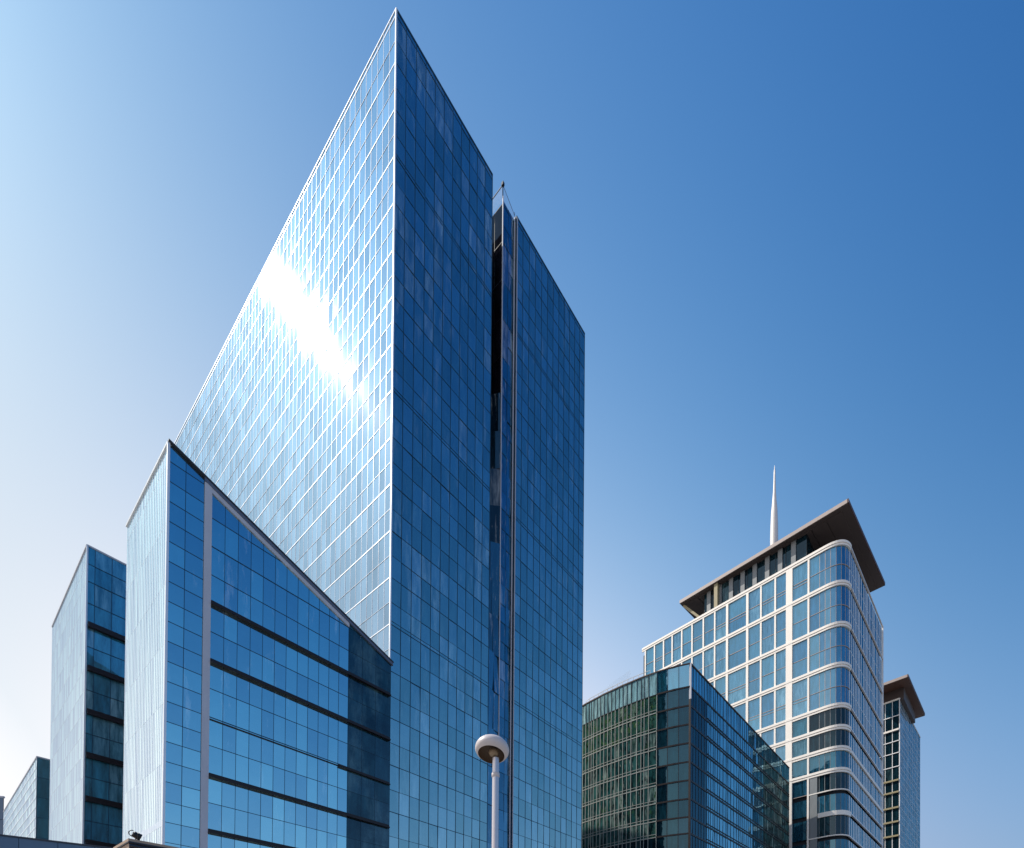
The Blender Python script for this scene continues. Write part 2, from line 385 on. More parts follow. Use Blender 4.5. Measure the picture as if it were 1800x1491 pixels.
# trims
m = MB(); m.box(C2 - nR*.01 - nL*.01 , .065, .065, tuple(V), tuple(U), 0, HT); m.build('corner_trim', M['white_fin'], tower)
m = MB(); band(m, pL, HT-.08, HT+.04, -.4, .05); m.build('coping', M['white_fin'], tower)
m = MB(); band(m, pR1, HT-.12, HT+.05, -.4, .04); band(m, pR2, HT-.12, HT+.05, -.4, .04); m.build('coping', M['navy_metal'], tower)
m = MB(); m.box(tN + nR*.03, .05, .05, tuple(V), tuple(nR), 0, HT+.2); m.build('slot_trim', M['grey_frame'], tower)
m = MB(); m.box(tB - nR*.2 - V*.1, .05, .06, tuple(V), tuple(nR), 0, HT-.1); m.build('slot_trim', M['grey_frame'], tower)
m = MB(); m.box(tB + nR*.03 + V*.12, .035, .05, tuple(V), tuple(nR), 0, HT-.1); m.build('slot_trim', M['grey_frame'], tower)
# the bare edge of the left wing inside the slot
m = MB(); p = pRet; band(m, p, 0, HT-.12, -.05, 0.0); m.build('slot_wall', M['brown_metal'], tower)
# clear screens standing over the slot, with a dark cap on the mast
zt = at(884, 325, tN.y).z
m = MB(); q = tB - nR*.3
m.quad((tN.x, tN.y, HT-.3), (q.x, q.y, HT-.3), (q.x, q.y, HT+.35), (tN.x, tN.y, zt)); m.build('roof_screen', M['clear'], tower)
m = MB(); m.quad((tN.x, tN.y, HT-.3), (tN.x, tN.y, zt), (tN0.x, tN0.y, zt-.2), (tN0.x, tN0.y, HT-.3)); m.build('roof_screen', M['clear'], tower)
m = MB(); m.beam((tN.x, tN.y, zt), (q.x, q.y, HT+.35), .018); m.beam((tN.x, tN.y, zt), (tN0.x, tN0.y, zt-.2), .04); m.beam((q.x, q.y, HT-.2), (q.x, q.y, HT+.7), .03); m.build('screen_rail', M['coping'], tower)
m = MB(); m.box(tN, .13, .13, tuple(V), tuple(nR), zt-.12, zt+.22); m.beam((tN.x, tN.y, HT), (tN.x, tN.y, zt), .05); m.build('mast_cap', M['black'], tower)

# ------------------------------------------------------------------ 2. slant-roofed block in front, and 3. its twin to the left, 4. small block, 5. far sliver
def edge_frame(root, path, z0, zfun, o0, o1, depth, m): pass
P369 = at(369, 1162, 34.2); b0 = right_pt(297, 790, v2(P369), V); bE = right_pt(689.5, 1166, v2(P369), V)
pB = Path([b0, bE]); zap = on_plane(298.5, 778, b0, V).z; zend = on_plane(689, 1165, b0, V).z
zroof = lambda t: zap + (zend-zap)*t/pB.len
block = thing('slant_roof_block', 'blue glass block with roof slanting down to the right, pale column and dark ledges', 'office block', (b0.x, b0.y, 0))
bl_ = right_pt(223.5, 936, b0, U)
zfin = [at(369, y, 34.2).z for y in (1060, 1162, 1264, 1363, 1461)]
FS = (zfin[0]-zfin[4])/4
levels = [zfin[0]-FS*k for k in range(-3, 9)][::-1]; levels = [z for z in levels if z > .5]
m = MB(); q = [b0-nR*.25-nL*.25, bE-nR*.25-V*.3, bE-nR*6-V*.3, bl_-nL*.25+V*6, bl_-nL*.25]
zz = lambda p: zroof(max(0, min(pB.len, (p-b0).dot(V))))-.4
m.prism(q, 0, [zz(p) for p in q]); m.build('core_wall', M['core'], block)
t355 = pB.find(355.5, zfin[1]); t369 = pB.find(368.5, zfin[1]); t613 = pB.find(613, 30); t660 = pB.find(660, 25)
c_strip = [0, t355*.47, t355]
c_main = even(t369, t613, (t613-t369)/12); c_dark = [t613, (t613+t660)/2, t660, pB.len-.15]
nrow = 0
for k in range(len(levels)-1):
    z0, z1 = levels[k], levels[k+1]; zs = [z0, (z0+z1)/2, z1]
    zq = [z0+(z1-z0)*j/3 for j in range(4)]
    if zroof(0) > z0: glazing(block, pB, c_strip, zq, M['block_glass'], M['navy_metal'], mw=.03, md=.02, hw=.03, hd=.02, tilt=.003, blind=.05, zf=lambda t: zroof(t)-.12, seed=600+k)
    zf2 = lambda t: zroof(t)-.55
    if zf2(t369) > z0: glazing(block, pB, c_main, zs, M['block_glass'], M['navy_metal'], mw=.022, md=.02, hw=.03, hd=.025, hmain=.05, tilt=.003, blind=.02 if k != 3 else .1, bint=(.1, .4), zf=zf2, seed=650+k)
    if zroof(t613)-.27 > z0: glazing(block, pB, c_dark, [z0, (z0+z1)/2, z1], M['corner_glass'], M['navy_metal'], mw=.016, md=.02, hw=.02, hd=.02, tilt=.012, blind=.4, bint=(.1, .8), zf=lambda t: zroof(t)-.25, seed=690+k, name='dark_corner_glazing')
def ledge(root, path, t0, t1, z, h, d, mat='brown_metal'):
    m = MB(); p = path.sub(t0, t1)
    band(m, p, z-h*.5, z-h*.1, -.02, d); band(m, p, z-h*.1, z+h*.5, -.02, d*.55)
    m.build('ledge', M[mat], root)
for i, z in enumerate([zfin[0], zfin[1], zfin[3], zfin[4]] + [zfin[4]-FS*k for k in (1, 2, 3)]):
    ledge(block, pB, t369+.02, pB.len-.25, z, .29, .26)
ledge(block, pB, t369+.02, t613-.82, zfin[2], .08, .07)
ledge(block, pB, t613-.8, pB.len-.2, zfin[2], .24, .2)
# pale column and sloping frame
m = MB(); post(m, pB, (t355+t369)/2, 0, zroof(t369)-.2, t369-t355, -.1, .10); m.build('column', M['grey_frame'], block)
def slope_bar(root, name, mat, t0, t1, d0, d1, o0, o1):
    m = MB(); A, B = pB.pt(t0), pB.pt(t1); P = []
    for (q, d, n), t in ((A, t0), (B, t1)):
        for o, dz in ((o0, d0), (o1, d0), (o1, d1), (o0, d1)):
            c = q + n*o; P.append((c.x, c.y, zroof(t)-dz))
    m.hexa(P[:4], P[4:]); m.build(name, M[mat], root)
slope_bar(block, 'sloping_frame', 'grey_frame', t369-.05, t613, .62, .30, -.05, .09)
slope_bar(block, 'roof_fascia', 'coping', t355, pB.len, .30, .06, -.06, .14)
slope_bar(block, 'roof_edge', 'slate', -.06, pB.len+.02, .06, -.03, -.3, .2)
# left face of the slant block
pBL = Path([bl_, b0]); cB = even(0, pBL.len, .36)
for k in range(0, len(levels)-1):
    z0, z1 = levels[k], min(levels[k+1], zap-.1)
    if z1-z0 < .3: continue
    glazing(block, pBL, cB, [z0, z1], M['pale_glass'], M['ice_fin'], mw=.09, md=.012, hw=.015, hd=.006, hmain=.02 if k not in (2, 3) else .42, tilt=.001, yaw=.002, blind=.05, bint=(.2, .6), seed=720+k, name='side_glazing', fname='fin_screen')
m = MB(); band(m, pBL, zap-.12, zap+.02, -.3, .1); m.build('coping', M['white_metal'], block)
m = MB(); m.box(b0-nR*.01+nL*.02, .07, .08, tuple(V), tuple(U), 0, zap-.05); m.build('corner_trim', M['white_fin'], block)
m = MB(); band(m, pB, 0, levels[0], -.2, -.01); band(m, pBL, 0, levels[0], -.2, -.01); m.build('plinth', M['slate'], block)

# twin block
d0 = at(153.5, 958, 44.5); e0 = v2(d0); zt2 = d0.z
eR = e0 + V*14; eL = right_pt(92.5, 1073, e0, U)
twin = thing('ledged_block', 'pale blue glass block with dark ledges, standing left of the slant-roofed block', 'office block', (e0.x, e0.y, 0))
pT, pTL = Path([e0, eR]), Path([eL, e0])
m = MB(); m.prism([e0-nR*.25-nL*.25, eR-nR*.25, eR+U*8, eL+V*8-nL*.25, eL-nL*.25], 0, zt2-.3); m.build('core_wall', M['core'], twin)
zf_ = [at(155, y, 44.5).z for y in (1097, 1480)]; fs = (zf_[0]-zf_[1])/5
lv = [zf_[0]-fs*k for k in range(-2, 10)][::-1]; lv = [z for z in lv if z > .4 and z < zt2-.5]+[zt2-.1]
t2 = [0, .55, 1.75]+even(1.75, 14, 1.15)[1:]
for k in range(len(lv)-1):
    z0, z1 = lv[k], lv[k+1]
    glazing(twin, pT, t2, [z0, (z0+z1)/2, z1] if z1-z0 > 2 else [z0, z1], M['ledge_glass'], M['navy_metal'], mw=.04, md=.02, hw=.05, hd=.03, tilt=.006, blind=.35, bint=(.1, .7), seed=800+k)
    glazing(twin, pTL, even(0, pTL.len, .30), [z0, (z0+z1)/2, z1], M['pale_glass'], M['ice_fin'], mw=.05, md=.010, hw=.03, hd=.008, tilt=.0003, yaw=.0006, blind=.05, seed=840+k, name='side_glazing', fname='fin_screen')
for k in range(0, 8):
    z = zf_[0]-fs*k
    if z > .5: ledge(twin, pT, .12, 13.9, z, .50, .34)
m = MB(); m.box(e0, .06, .06, tuple(V), tuple(U), 0, zt2); m.build('corner_trim', M['white_fin'], twin)
m = MB(); band(m, pTL, zt2-.1, zt2+.03, -.3, .08); band(m, pT, zt2-.1, zt2+.03, -.3, .06); m.build('coping', M['grey_frame'], twin)

# small block further left
f0 = at(65, 1330, 66); g0 = v2(f0); z3 = f0.z
gL = right_pt(7, 1400, g0, U); gR = g0+V*9
small = thing('low_glass_block', 'small pale glass block at far left beyond the wall, its right side dark blue', 'office block', (g0.x, g0.y, 0))
pS, pSL = Path([g0, gR]), Path([gL, g0])
m = MB(); m.prism([g0-nR*.25-nL*.25, gR-nR*.2, gR+U*12, gL+V*8, gL-nL*.25], 0, z3-.3); m.build('core_wall', M['core'], small)
nz_ = 12; hh = z3/nz_
for k in range(nz_):
    z0, z1 = hh*k, hh*(k+1)-(.1 if k == nz_-1 else 0)
    glazing(small, pSL, even(0, pSL.len, 1.2), [z0, (z0+z1)/2, z1], M['pale_glass'], M['ice_fin'], mw=.1, md=.03, hw=.14, hd=.04, hmain=.3 if k < 7 else .16, tilt=.004, blind=.1, seed=900+k, name='side_glazing')
    glazing(small, pS, [0, 4.5, 9], [z0, z1], M['teal_glass'], M['navy_metal'], mw=.04, md=.02, hw=.04, hd=.02, tilt=.003, blind=.1, seed=930+k)
m = MB(); band(m, pSL, z3-.1, z3+.05, -.3, .08); band(m, pS, z3-.1, z3+.05, -.3, .08); m.build('coping', M['grey_frame'], small)

s0 = at(-26, 1401, 95); sl = v2(s0); sr = right_pt(6.5, 1404, sl, Vector((1, .12)).normalized())
sliver = thing('grey_blue_block', 'plain grey-blue block cut off by the left edge of the photo', 'office block', (sl.x, sl.y, 0))
pV = Path([sl, sr]); dv = (sr-sl).normalized()
m = MB(); m.prism([sl+U*.3, sr+U*.3, sr+U*9, sl+U*9], 0, s0.z-.2); m.build('core_wall', M['panel_blue'], sliver)
for k in range(9):
    glazing(sliver, pV, even(0, pV.len, 1.3), [s0.z*k/9, s0.z*(k+1)/9], M['panel_blue'], M['navy_metal'], mw=.05, md=.03, hw=.1, hd=.04, tilt=.004, blind=.1, seed=950+k)
m = MB(); band(m, pV, s0.z, s0.z+.3, -.3, .1); m.build('coping', M['grey_frame'], sliver)

# ------------------------------------------------------------------ foreground wall, stone pavilion, floodlight
w0 = at(-40, 1462, 31); w1 = at(228, 1493, 37.5)
w1 = on_z(228, 1493.5, w0.z)
wall = thing('panelled_wall', 'long low wall of blue-grey metal panels along the bottom left corner', 'wall', (w0.x, w0.y, 0))
pW = Path([v2(w0), v2(w1)])
m = MB(); band(m, pW, 0, w0.z-.1, -1.2, -.04); m.build('wall_body', M['core'], wall)
for a, b in zip(even(0, pW.len, 1.9), even(0, pW.len, 1.9)[1:]):
    m = MB(); band(m, pW.sub(a+.012, b-.012), .3, w0.z-.1, -.03, .0); m.build('metal_panel', M['panel_blue'], wall)
m = MB(); band(m, pW, w0.z-.1, w0.z, -1.3, .06); m.build('coping', M['slate'], wall)

k0 = at(227, 1474, 21); kx = v2(k0); kR = kx+V*4.6; kL = kx+U*2.2
pav = thing('stone_pavilion', 'corner of a small pavilion with a sunlit tan stone end and dark louvred side', 'pavilion', (kx.x, kx.y, 0))
m = MB(); m.prism([kx-nR*.06-nL*.02, kR-nR*.06, kR+U*2.2, kL], 0, k0.z-.16); m.build('stone_wall', M['stone'], pav)
pK = Path([kx, kR])
for j in range(14):
    z = k0.z-.20-j*.15
    m = MB(); A = pK.off(-.05); B = pK.off(.03)
    m.hexa([(A[0].x, A[0].y, z-.1), (B[0].x, B[0].y, z-.1), (B[1].x, B[1].y, z-.1), (A[1].x, A[1].y, z-.1)],
           [(A[0].x, A[0].y, z+.03), (B[0].x, B[0].y, z-.05), (B[1].x, B[1].y, z-.05), (A[1].x, A[1].y, z+.03)])
    m.build('louvre', M['slate'], pav)
m = MB(); A = kx+(nR+nL)*.03; B = kR+nR*.05; m.prism([A, B, kR+U*2.3, kL+nL*.03], k0.z-.16, k0.z-.11); m.build('cap', M['slate'], pav)
m = MB(); m.prism([kx+nR*.02+nL*.05+V*.02, kR+nR*.02, kR+U*2.3, kL+nL*.05], k0.z-.109, k0.z); m.build('cap_stone', M['stone'], pav)

fl = kx + V*.28 + U*.12; zf0 = k0.z
flood = thing('floodlight', 'small black floodlight on a bracket at the corner of the stone pavilion roof', 'floodlight', (fl.x, fl.y, zf0))
fx = Vector((V.x, V.y, 0)); fu = Vector((U.x, U.y, 0)); fc = Vector((fl.x, fl.y, zf0+.20))
m = MB(); ax = (fx*.9+Vector((0, 0, -.35))).normalized()
m.lathe(fc-ax*.15, [(0.001, 0), (.09, 0), (.12, .03), (.13, .10), (.13, .14), (.14, .15), (.14, .22), (.145, .23), (.145, .30), (.12, .30), (.001, .28)], 20, ax); m.build('housing', M['black'], flood, smooth=False)
m = MB()
for sgn in (-1, 1): m.beam(fc+fu*.16*sgn, Vector((fl.x, fl.y, zf0+.02))+fu*.16*sgn, .014)
m.beam(Vector((fl.x, fl.y, zf0+.02))-fu*.174, Vector((fl.x, fl.y, zf0+.02))+fu*.174, .014); m.build('bracket', M['black'], flood)
m = MB(); pts = []
for j in range(9):
    a = math.pi*j/8; pts.append(fc-ax*.12+fx*(-.16*math.sin(a))+Vector((0, 0, .02+.13*math.cos(a))))
for a, b in zip(pts, pts[1:]): m.beam(a, b, .014)
m.build('cable', M['black'], flood)

# ------------------------------------------------------------------ street lamp
lp = at(871.3, 1345, 9.0); bx, by = lp.x, lp.y
lamp = thing('street_lamp', 'street lamp with a pale doughnut-shaped head on a round pole before the tower', 'street lamp', (bx, by, 0))
m = MB(); m.lathe((bx, by, 0), [(.10, 0), (.10, .35), (.066, .42), (.064, 2), (.058, lp.z-.05), (.058, lp.z+.12)], 28); m.build('pole', M['pole_metal'], lamp, smooth=True)
m = MB(); m.lathe((bx, by, 0), [(.18, 0), (.18, .03), (.10, .04)], 20); m.build('base_plate', M['grey_frame'], lamp)
m = MB(); m.lathe((bx, by, lp.z-.22), [(.060, 0), (.070, .01), (.070, .07), (.060, .08)], 28); m.build('collar', M['lamp_paint'], lamp, smooth=True)
m = MB(); m.box((bx, by-.088), .045, .018, (1, 0), (0, 1), .12, .34); m.build('service_door', M['grey_frame'], lamp)
hc = at(865, 1318, 9.0); axh = Vector((.13, .24, 1)).normalized()
prof = []
R0, rz = .300, .150
for j in range(0, 25):      # rounded shell from the crown over the rim to the underside lip
    a = math.pi/2 - (math.pi*.80)*j/24
    prof.append((max(.001, .14+ .160*math.cos(a)) if j > 0 else .001, rz*math.sin(a)*(1.0 if a > 0 else .85)))
prof[1:1] = [(.05, rz), (.12, rz*.995)]
m = MB(); m.lathe(hc, prof, 48, axh)
m.build('lamp_head', M['lamp_paint'], lamp, smooth=True)
rl, zl = prof[-1]
m = MB(); m.lathe(hc, [(rl, zl), (rl*.98, zl+.03), (rl*.9, zl+.10), (.1, zl+.15), (.001, zl+.16)], 40, axh); m.build('reflector', M['lamp_inside'], lamp, smooth=True)
m = MB(); m.lathe(hc+Vector((.035, 0, 0)), [(.001, zl-.02), (.06, zl-.01), (.085, zl+.03), (.08, zl+.08), (.03, zl+.12)], 28, axh); m.build('bulb_bowl', M['lamp_bowl'], lamp, smooth=True)

# ------------------------------------------------------------------ dark glass office with the curved front
Y1 = 85.0; c1 = at(1213.5, 1166, Y1); z1t = c1.z
cpts = [v2(on_z(x, y, z1t)) for x, y in ((1213.5, 1166), (1184, 1172.5), (1155, 1181), (1124, 1192.5), (1093, 1205.5), (1060, 1221), (1028, 1238))]
cpts = cpts[::-1]
ext = [cpts[0]+Vector((-5.0, 8.5)), cpts[0]+Vector((-8.5, 18.0))][::-1]
cpts = ext+cpts
pC = Path(cpts); r1 = v2(on_z(1387, 1350, z1t)); pQ = Path([v2(c1), r1])
dq = (r1-v2(c1)).normalized(); nq = Vector((dq.y, -dq.x))
dark = thing('curved_glass_office', 'dark teal glass office with a curved front and greenery and painted reflections in its panes', 'office block', (c1.x, c1.y, 0))
m = MB(); m.prism([p for p in pC.off(-.5)]+[v2(c1)-dq*.0-nq*.4, r1-nq*.4, r1-nq*22, pC.p[0]-Vector((-.2, -10))], 0, z1t-1.0); m.build('core_wall', M['core'], dark)
zr = [at(1213.5, y, Y1).z for y in (1207, 1240, 1273, 1306, 1339, 1371.5, 1404, 1436, 1465, 1498)]
zr = zr[::-1]; stp = zr[1]-zr[0]; zr = [zr[0]-stp*k for k in range(8, 0, -1)]+zr; zr = [z for z in zr if z > .5]
t1155 = pC.find(1155, z1t); t1243 = pQ.find(1243, z1t-6); t1340 = pQ.find(1342, z1t-10)
cc1 = []; t = 0; random.seed(5)
while t < t1155-.4: cc1.append(t); t += random.choice((.55, .8, .8, 1.1))
cc1.append(t1155)
cc2 = even(t1155, pC.len, 1.7); cq1 = even(0, t1243, 1.1); cq2 = [t1243]; t = t1243; 
while t < t1340-.7: t += random.choice((.8, 1.1, 1.5)); cq2.append(min(t, t1340))
cq2[-1] = t1340
cq3 = even(t1340, pQ.len, .8)
for k in range(len(zr)):
    z0 = zr[k]; z1 = zr[k+1] if k+1 < len(zr) else z1t-.12; top_ = k == len(zr)-1
    lowz = z0 < at(1213.5, 1470, Y1).z
    zs = [z0, z1] if top_ else [z0, z0+.5, z1]
    glazing(dark, pC, cc1, zs, M['upstand_glass'] if top_ else (M['void_glass'] if lowz else (M['green_reflection_top_glass'] if k >= len(zr)-3 else M['painted_reflection_glass'])), M['core'] if top_ else M['pale_frame'], mw=.09, md=.06, hw=.07, hd=.06, hmain=.13, tilt=.01, blind=.3, bint=(.1, .7), seed=1000+k)
    glazing(dark, pC, cc2, [z0, z1], M['teal_glass'] if top_ else M['loggia_glass'], M['brown_metal'], mw=.09, md=.05, hw=.2, hd=.08, hmain=.26, tilt=.006, blind=.15, bint=(.1, .5), seed=1030+k)
    glazing(dark, pQ, cq1, [z0, z1], M['teal_glass'] if top_ else M['loggia_glass'], M['brown_metal'], mw=.07, md=.05, hw=.3, hd=.08, hmain=.30, tilt=.006, blind=.35, bint=(.1, .5), seed=1060+k)
    glazing(dark, pQ, cq2, zs, M['teal_glass'], M['brown_metal'], mw=.06, md=.05, hw=.12, hd=.10, hmain=.25, tilt=.008, blind=.4, bint=(.1, .9), seed=1090+k)
    glazing(dark, pQ, cq3, zs, M['teal_glass'] if top_ else M['painted_reflection_glass'], M['brown_metal'], mw=.06, md=.05, hw=.12, hd=.10, hmain=.25, tilt=.01, blind=.4, bint=(.2, 1), seed=1120+k)  # end bay: pale mirrored tower painted in the glass colour
m = MB(); m.box(v2(c1), .16, .16, tuple(dq), tuple(nq), 0, z1t-6); m.build('corner_post', M['brown_metal'], dark)
m = MB(); m.box(v2(c1)+nq*.02, .09, .18, tuple(dq), tuple(nq), z1t-6, z1t); m.build('corner_trim', M['grey_frame'], dark)
m = MB(); band(m, pC, z1t-.12, z1t+.06, -.5, .1); band(m, pQ, z1t-.12, z1t+.06, -.5, .12); m.build('coping', M['roof_brown'], dark)
# roof guard rail with posts, and the pale glass canopy behind it
rp = Path(pC.off(-1.2)); m = MB(); ta, tb = rp.find(1030, z1t), rp.find(1143, z1t)
for t in even(ta, tb, 1.1): post(m, rp, t, z1t-1, z1t+1.5, .07, -.04, .04)
rs = rp.sub(ta, tb); band(m, rs, z1t+1.42, z1t+1.5, -.03, .03); band(m, rs, z1t+.75, z1t+.80, -.02, .02); m.build('guard_rail', M['white_metal'], dark)
m = MB(); cpn = Path(pC.off(-4.0)); ta2, tb2 = cpn.find(1028, z1t), cpn.find(1108, z1t+4); L = [ta2+(tb2-ta2)*k/10 for k in range(11)]
for a, b in zip(L, L[1:]):
    h0 = z1t+2.2+2.8*((a-ta2)/(tb2-ta2))**.8; h1 = z1t+2.2+2.8*((b-ta2)/(tb2-ta2))**.8
    A, B = cpn.pt(a)[0], cpn.pt(b)[0]; m.quad((A.x, A.y, z1t-.9), (B.x, B.y, z1t-.9), (B.x, B.y, h1), (A.x, A.y, h0))
m.build('roof_canopy', M['clear'], dark)
m = MB(); cp = Path(pC.off(-1.9)); a, b = cp.find(1158, z1t), cp.find(1188, z1t)
band(m, cp.sub(a, b), z1t+.2, z1t+.9, -.3, .3)
for t in (a+.3, b-.3): post(m, cp, t, z1t-1, z1t+.2, .12, -.1, .1)
m.build('cleaning_track', M['black'], dark)

# ------------------------------------------------------------------ cream-framed tower under a cantilevered roof
Y2 = 120.0; k2 = at(1486, 946, Y2); z2t = k2.z; K = v2(k2)
l2 = v2(on_z(1129.5, 1145, z2t)); r2 = v2(on_z(1551, 1106, z2t))
dl = (K-l2).normalized(); dr = (r2-K).normalized(); nl2 = Vector((dl.y, -dl.x)); nr2 = Vector((dr.y, -dr.x))
rad = 4.2; A = K-dl*rad; B = K+dr*rad; arc = []
for j in range(13):
    s = j/12; arc.append(A*(1-s)**2 + K*2*s*(1-s) + B*s*s)
hotel = thing('cream_framed_tower', 'tower with a sunlit cream grid, rounded corner bands and a wide overhanging flat roof', 'tower block', (K.x, K.y, 0))
pH = Path([l2]+arc+[r2]); tA2 = (A-l2).length; tB2 = pH.len-(r2-B).length
zh = [at(1481, y, Y2+2.0).z for y in (954, 1024, 1096, 1167, 1238, 1276, 1313, 1351, 1388, 1426, 1468, 1506)]
zh += [zh[-1]-4.6*k for k in range(1, 12) if zh[-1]-4.6*k > 1]
BH = 1.08
m = MB(); q = pH.off(-.6); m.prism(q+[r2+(-dl)*18-nr2*.6, l2+dr*20-nl2*.6], 0, z2t-1.2); m.build('core_wall', M['core'], hotel)
colpx = [1135, 1151, 1167, 1182, 1199, 1217, 1237, 1257, 1279, 1314.5, 1338, 1363, 1388, 1421.5]
ct = [pH.find(x, zh[0]-6) for x in colpx]
tend = tA2-.2
thick = {8: .6, 9: .6, 12: 1.5}
# windows, each its own part
def window(t0, t1, z0, z1, gm, transom, seed):
    random.seed(seed); g = MB(); nb = random.random() < .35; cr = random.random()
    zm = z0+(z1-z0)*.47
    zs = [z0, zm, z1] if transom else [z0, z1]
    for a, b in zip(zs, zs[1:]): pane(g, pH, t0, t1, a, b, .008, (min(1, cr+random.random()*.3), random.uniform(.1, .5) if nb else 0, random.random()))
    o = g.build('window', gm, hotel, attr=True)
    f = MB(); sub = pH.sub(t0, t1)
    if transom:
        band(f, sub, zm-.06, zm+.06, -.03, .10)
        if random.random() < .5: band(f, sub, zm-.75, zm-.65, -.03, .08)
    else: band(f, sub, z0, z0+.12, -.03, .08)
    f.build('window_frame', M['fascia'], o)
nw = len(zh)-1
for k in range(nw):
    z1, z0 = zh[k]-BH, zh[k+1]
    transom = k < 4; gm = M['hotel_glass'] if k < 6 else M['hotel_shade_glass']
    if k < 8:
        for c in range(len(ct)-1):
            if c < 6 and k > 2: continue
            if c < 11 and k > 5: continue
            w0_, w1_ = thick.get(c, .40), thick.get(c+1, .40)
            window(ct[c]+w0_/2, ct[c+1]-w1_/2, z0, z1, gm if not (k >= 4 and c == 12) else M['hotel_shade_glass'], transom, 2000+k*20+c)
    # rounded corner
    zs = [z0, z0+(z1-z0)*.47, z1] if transom else [z0, z1]
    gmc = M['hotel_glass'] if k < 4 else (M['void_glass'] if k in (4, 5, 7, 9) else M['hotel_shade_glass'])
    ca = [ct[-1]+.25, pH.find(1441, zh[0]-6), tA2]+[tA2+(tB2-tA2)*j/6 for j in range(1, 7)]
    glazing(hotel, pH, ca, zs, gmc, M['fascia'] if k < 4 else M['column_grey'], mw=.10, md=.03, hw=.1, hd=.10, tilt=.006, blind=.2, bint=(.1, .6), seed=1200+k, name='corner_glazing')
    cr = [tB2]; random.seed(77)
    while cr[-1] < pH.len-1.2: cr.append(cr[-1]+random.choice((1.2, 1.6, 2.0, 2.6)))
    cr[-1] = pH.len
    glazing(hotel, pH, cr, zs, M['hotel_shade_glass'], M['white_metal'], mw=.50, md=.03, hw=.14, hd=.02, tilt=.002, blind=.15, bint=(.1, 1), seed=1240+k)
lowp = MB()
for k in range(nw):
    for c in range(len(ct)-1):
        if (k < 8 and not ((c < 6 and k > 2) or (c < 11 and k > 5))): continue
        pane(lowp, pH, ct[c]+.3, ct[c+1]-.3, zh[k+1], zh[k]-BH, .004, (.3, 0, .5))
lo = lowp.build('lower_windows', M['hotel_shade_glass'], hotel, attr=True); lo['kind'] = 'stuff'
# horizontal bands: deep and cream on the left and round the corner, thin on the right
tr1 = pH.find(1499, zh[3])
for k, z in enumerate(zh):
    full = k <= 7
    m = MB()
    if full:
        p = pH.sub(0, tB2); band(m, p, z-.55, z, -.1, .40); band(m, p, z-BH, z-.66, -.1, .30); band(m, p, z-.66, z-.55, -.1, .12)
    else:
        if k in (9,): p = pH.sub(ct[-1]+2.2, tB2); band(m, p, z-BH, z, -.1, .4)
        else: p = pH.sub(ct[-1], tB2); band(m, p, z-.25, z, -.1, .25)
        p = pH.sub(0, ct[-2]); band(m, p, z-BH, z, -.1, .35)
    m.build('floor_band', M['cream'], hotel)
    m = MB(); p = pH.sub(tB2, pH.len); hh_ = .8 if k in (6, 7) else .28; band(m, p, z-hh_, z, -.1, .26); m.build('side_band', M['cream'] if k in (6, 7) else M['white_metal'], hotel)
m = MB()
for c in range(len(ct)):
    w = thick.get(c, .40)
    m = MB(); post(m, pH, ct[c], 0 if c > 4 else 0, zh[0]-BH, w, -.1, .34 if c in thick else .26); m.build('column', M['cream'], hotel)
tmid = pH.find(1441, zh[0]-6)
m = MB(); post(m, pH, tmid-1.2, 0, zh[7]-BH, 1.6, -.1, .2); m.build('column', M['column_grey'], hotel)
m = MB(); post(m, pH, pH.len-.2, 0, zh[0], .4, -.1, .3); m.build('end_post', M['white_metal'], hotel)
# recessed top storey under the roof
zs0 = on_plane(1491, 884, K, dl).z
ap = at(1491.5, 876, 120.0); zsl = ap.z; apx = v2(ap)
a1 = v2(on_z(1194.5, 1056, zsl)); a2 = v2(on_z(1556, 1024, zsl))
kk = K - dl*(9.0/abs(dl.dot(nr2))) + dr*(2.6/abs(dr.dot(nl2)))
ph = Path([kk-dl*(K-l2).length, kk, kk+dr*((r2-K).length-4)])
hh2 = ph.find(1238, zsl)
p0 = ph.pt(hh2)[0]; ph = Path([p0, ph.p[1], ph.p[2]])
zb0, zb1 = z2t-1.0, zsl-.95
glazing(hotel, ph, even(0, ph.L[1], 2.4)+[ph.L[1]+x for x in even(0, ph.len-ph.L[1], 2.4)[1:]], [zb0, zb1], M['void_glass'], M['black'], mw=.1, md=.05, hw=.1, hd=.05, tilt=.01, blind=.2, seed=1300, name='top_storey_glazing')
for j, t in enumerate(even(1.5, ph.L[1]-3, 3.3)):
    m = MB(); post(m, ph, t, zb0, zb1, 1.1, .0, .35); m.build('top_column', M['column_grey'], hotel)
m = MB(); post(m, ph, 4.2, zb0, zb1-.02, 1.0, .35, 1.6); m.build('brace', M['ochre'], hotel)
m = MB(); q = ph.pt(.3)[0]; o_ = q + (-dl)*6.5 + nl2*.5
m.beam((q.x, q.y, z2t+.4), (o_.x, o_.y, zb1-.1), .28); m.build('brace', M['ochre'], hotel)
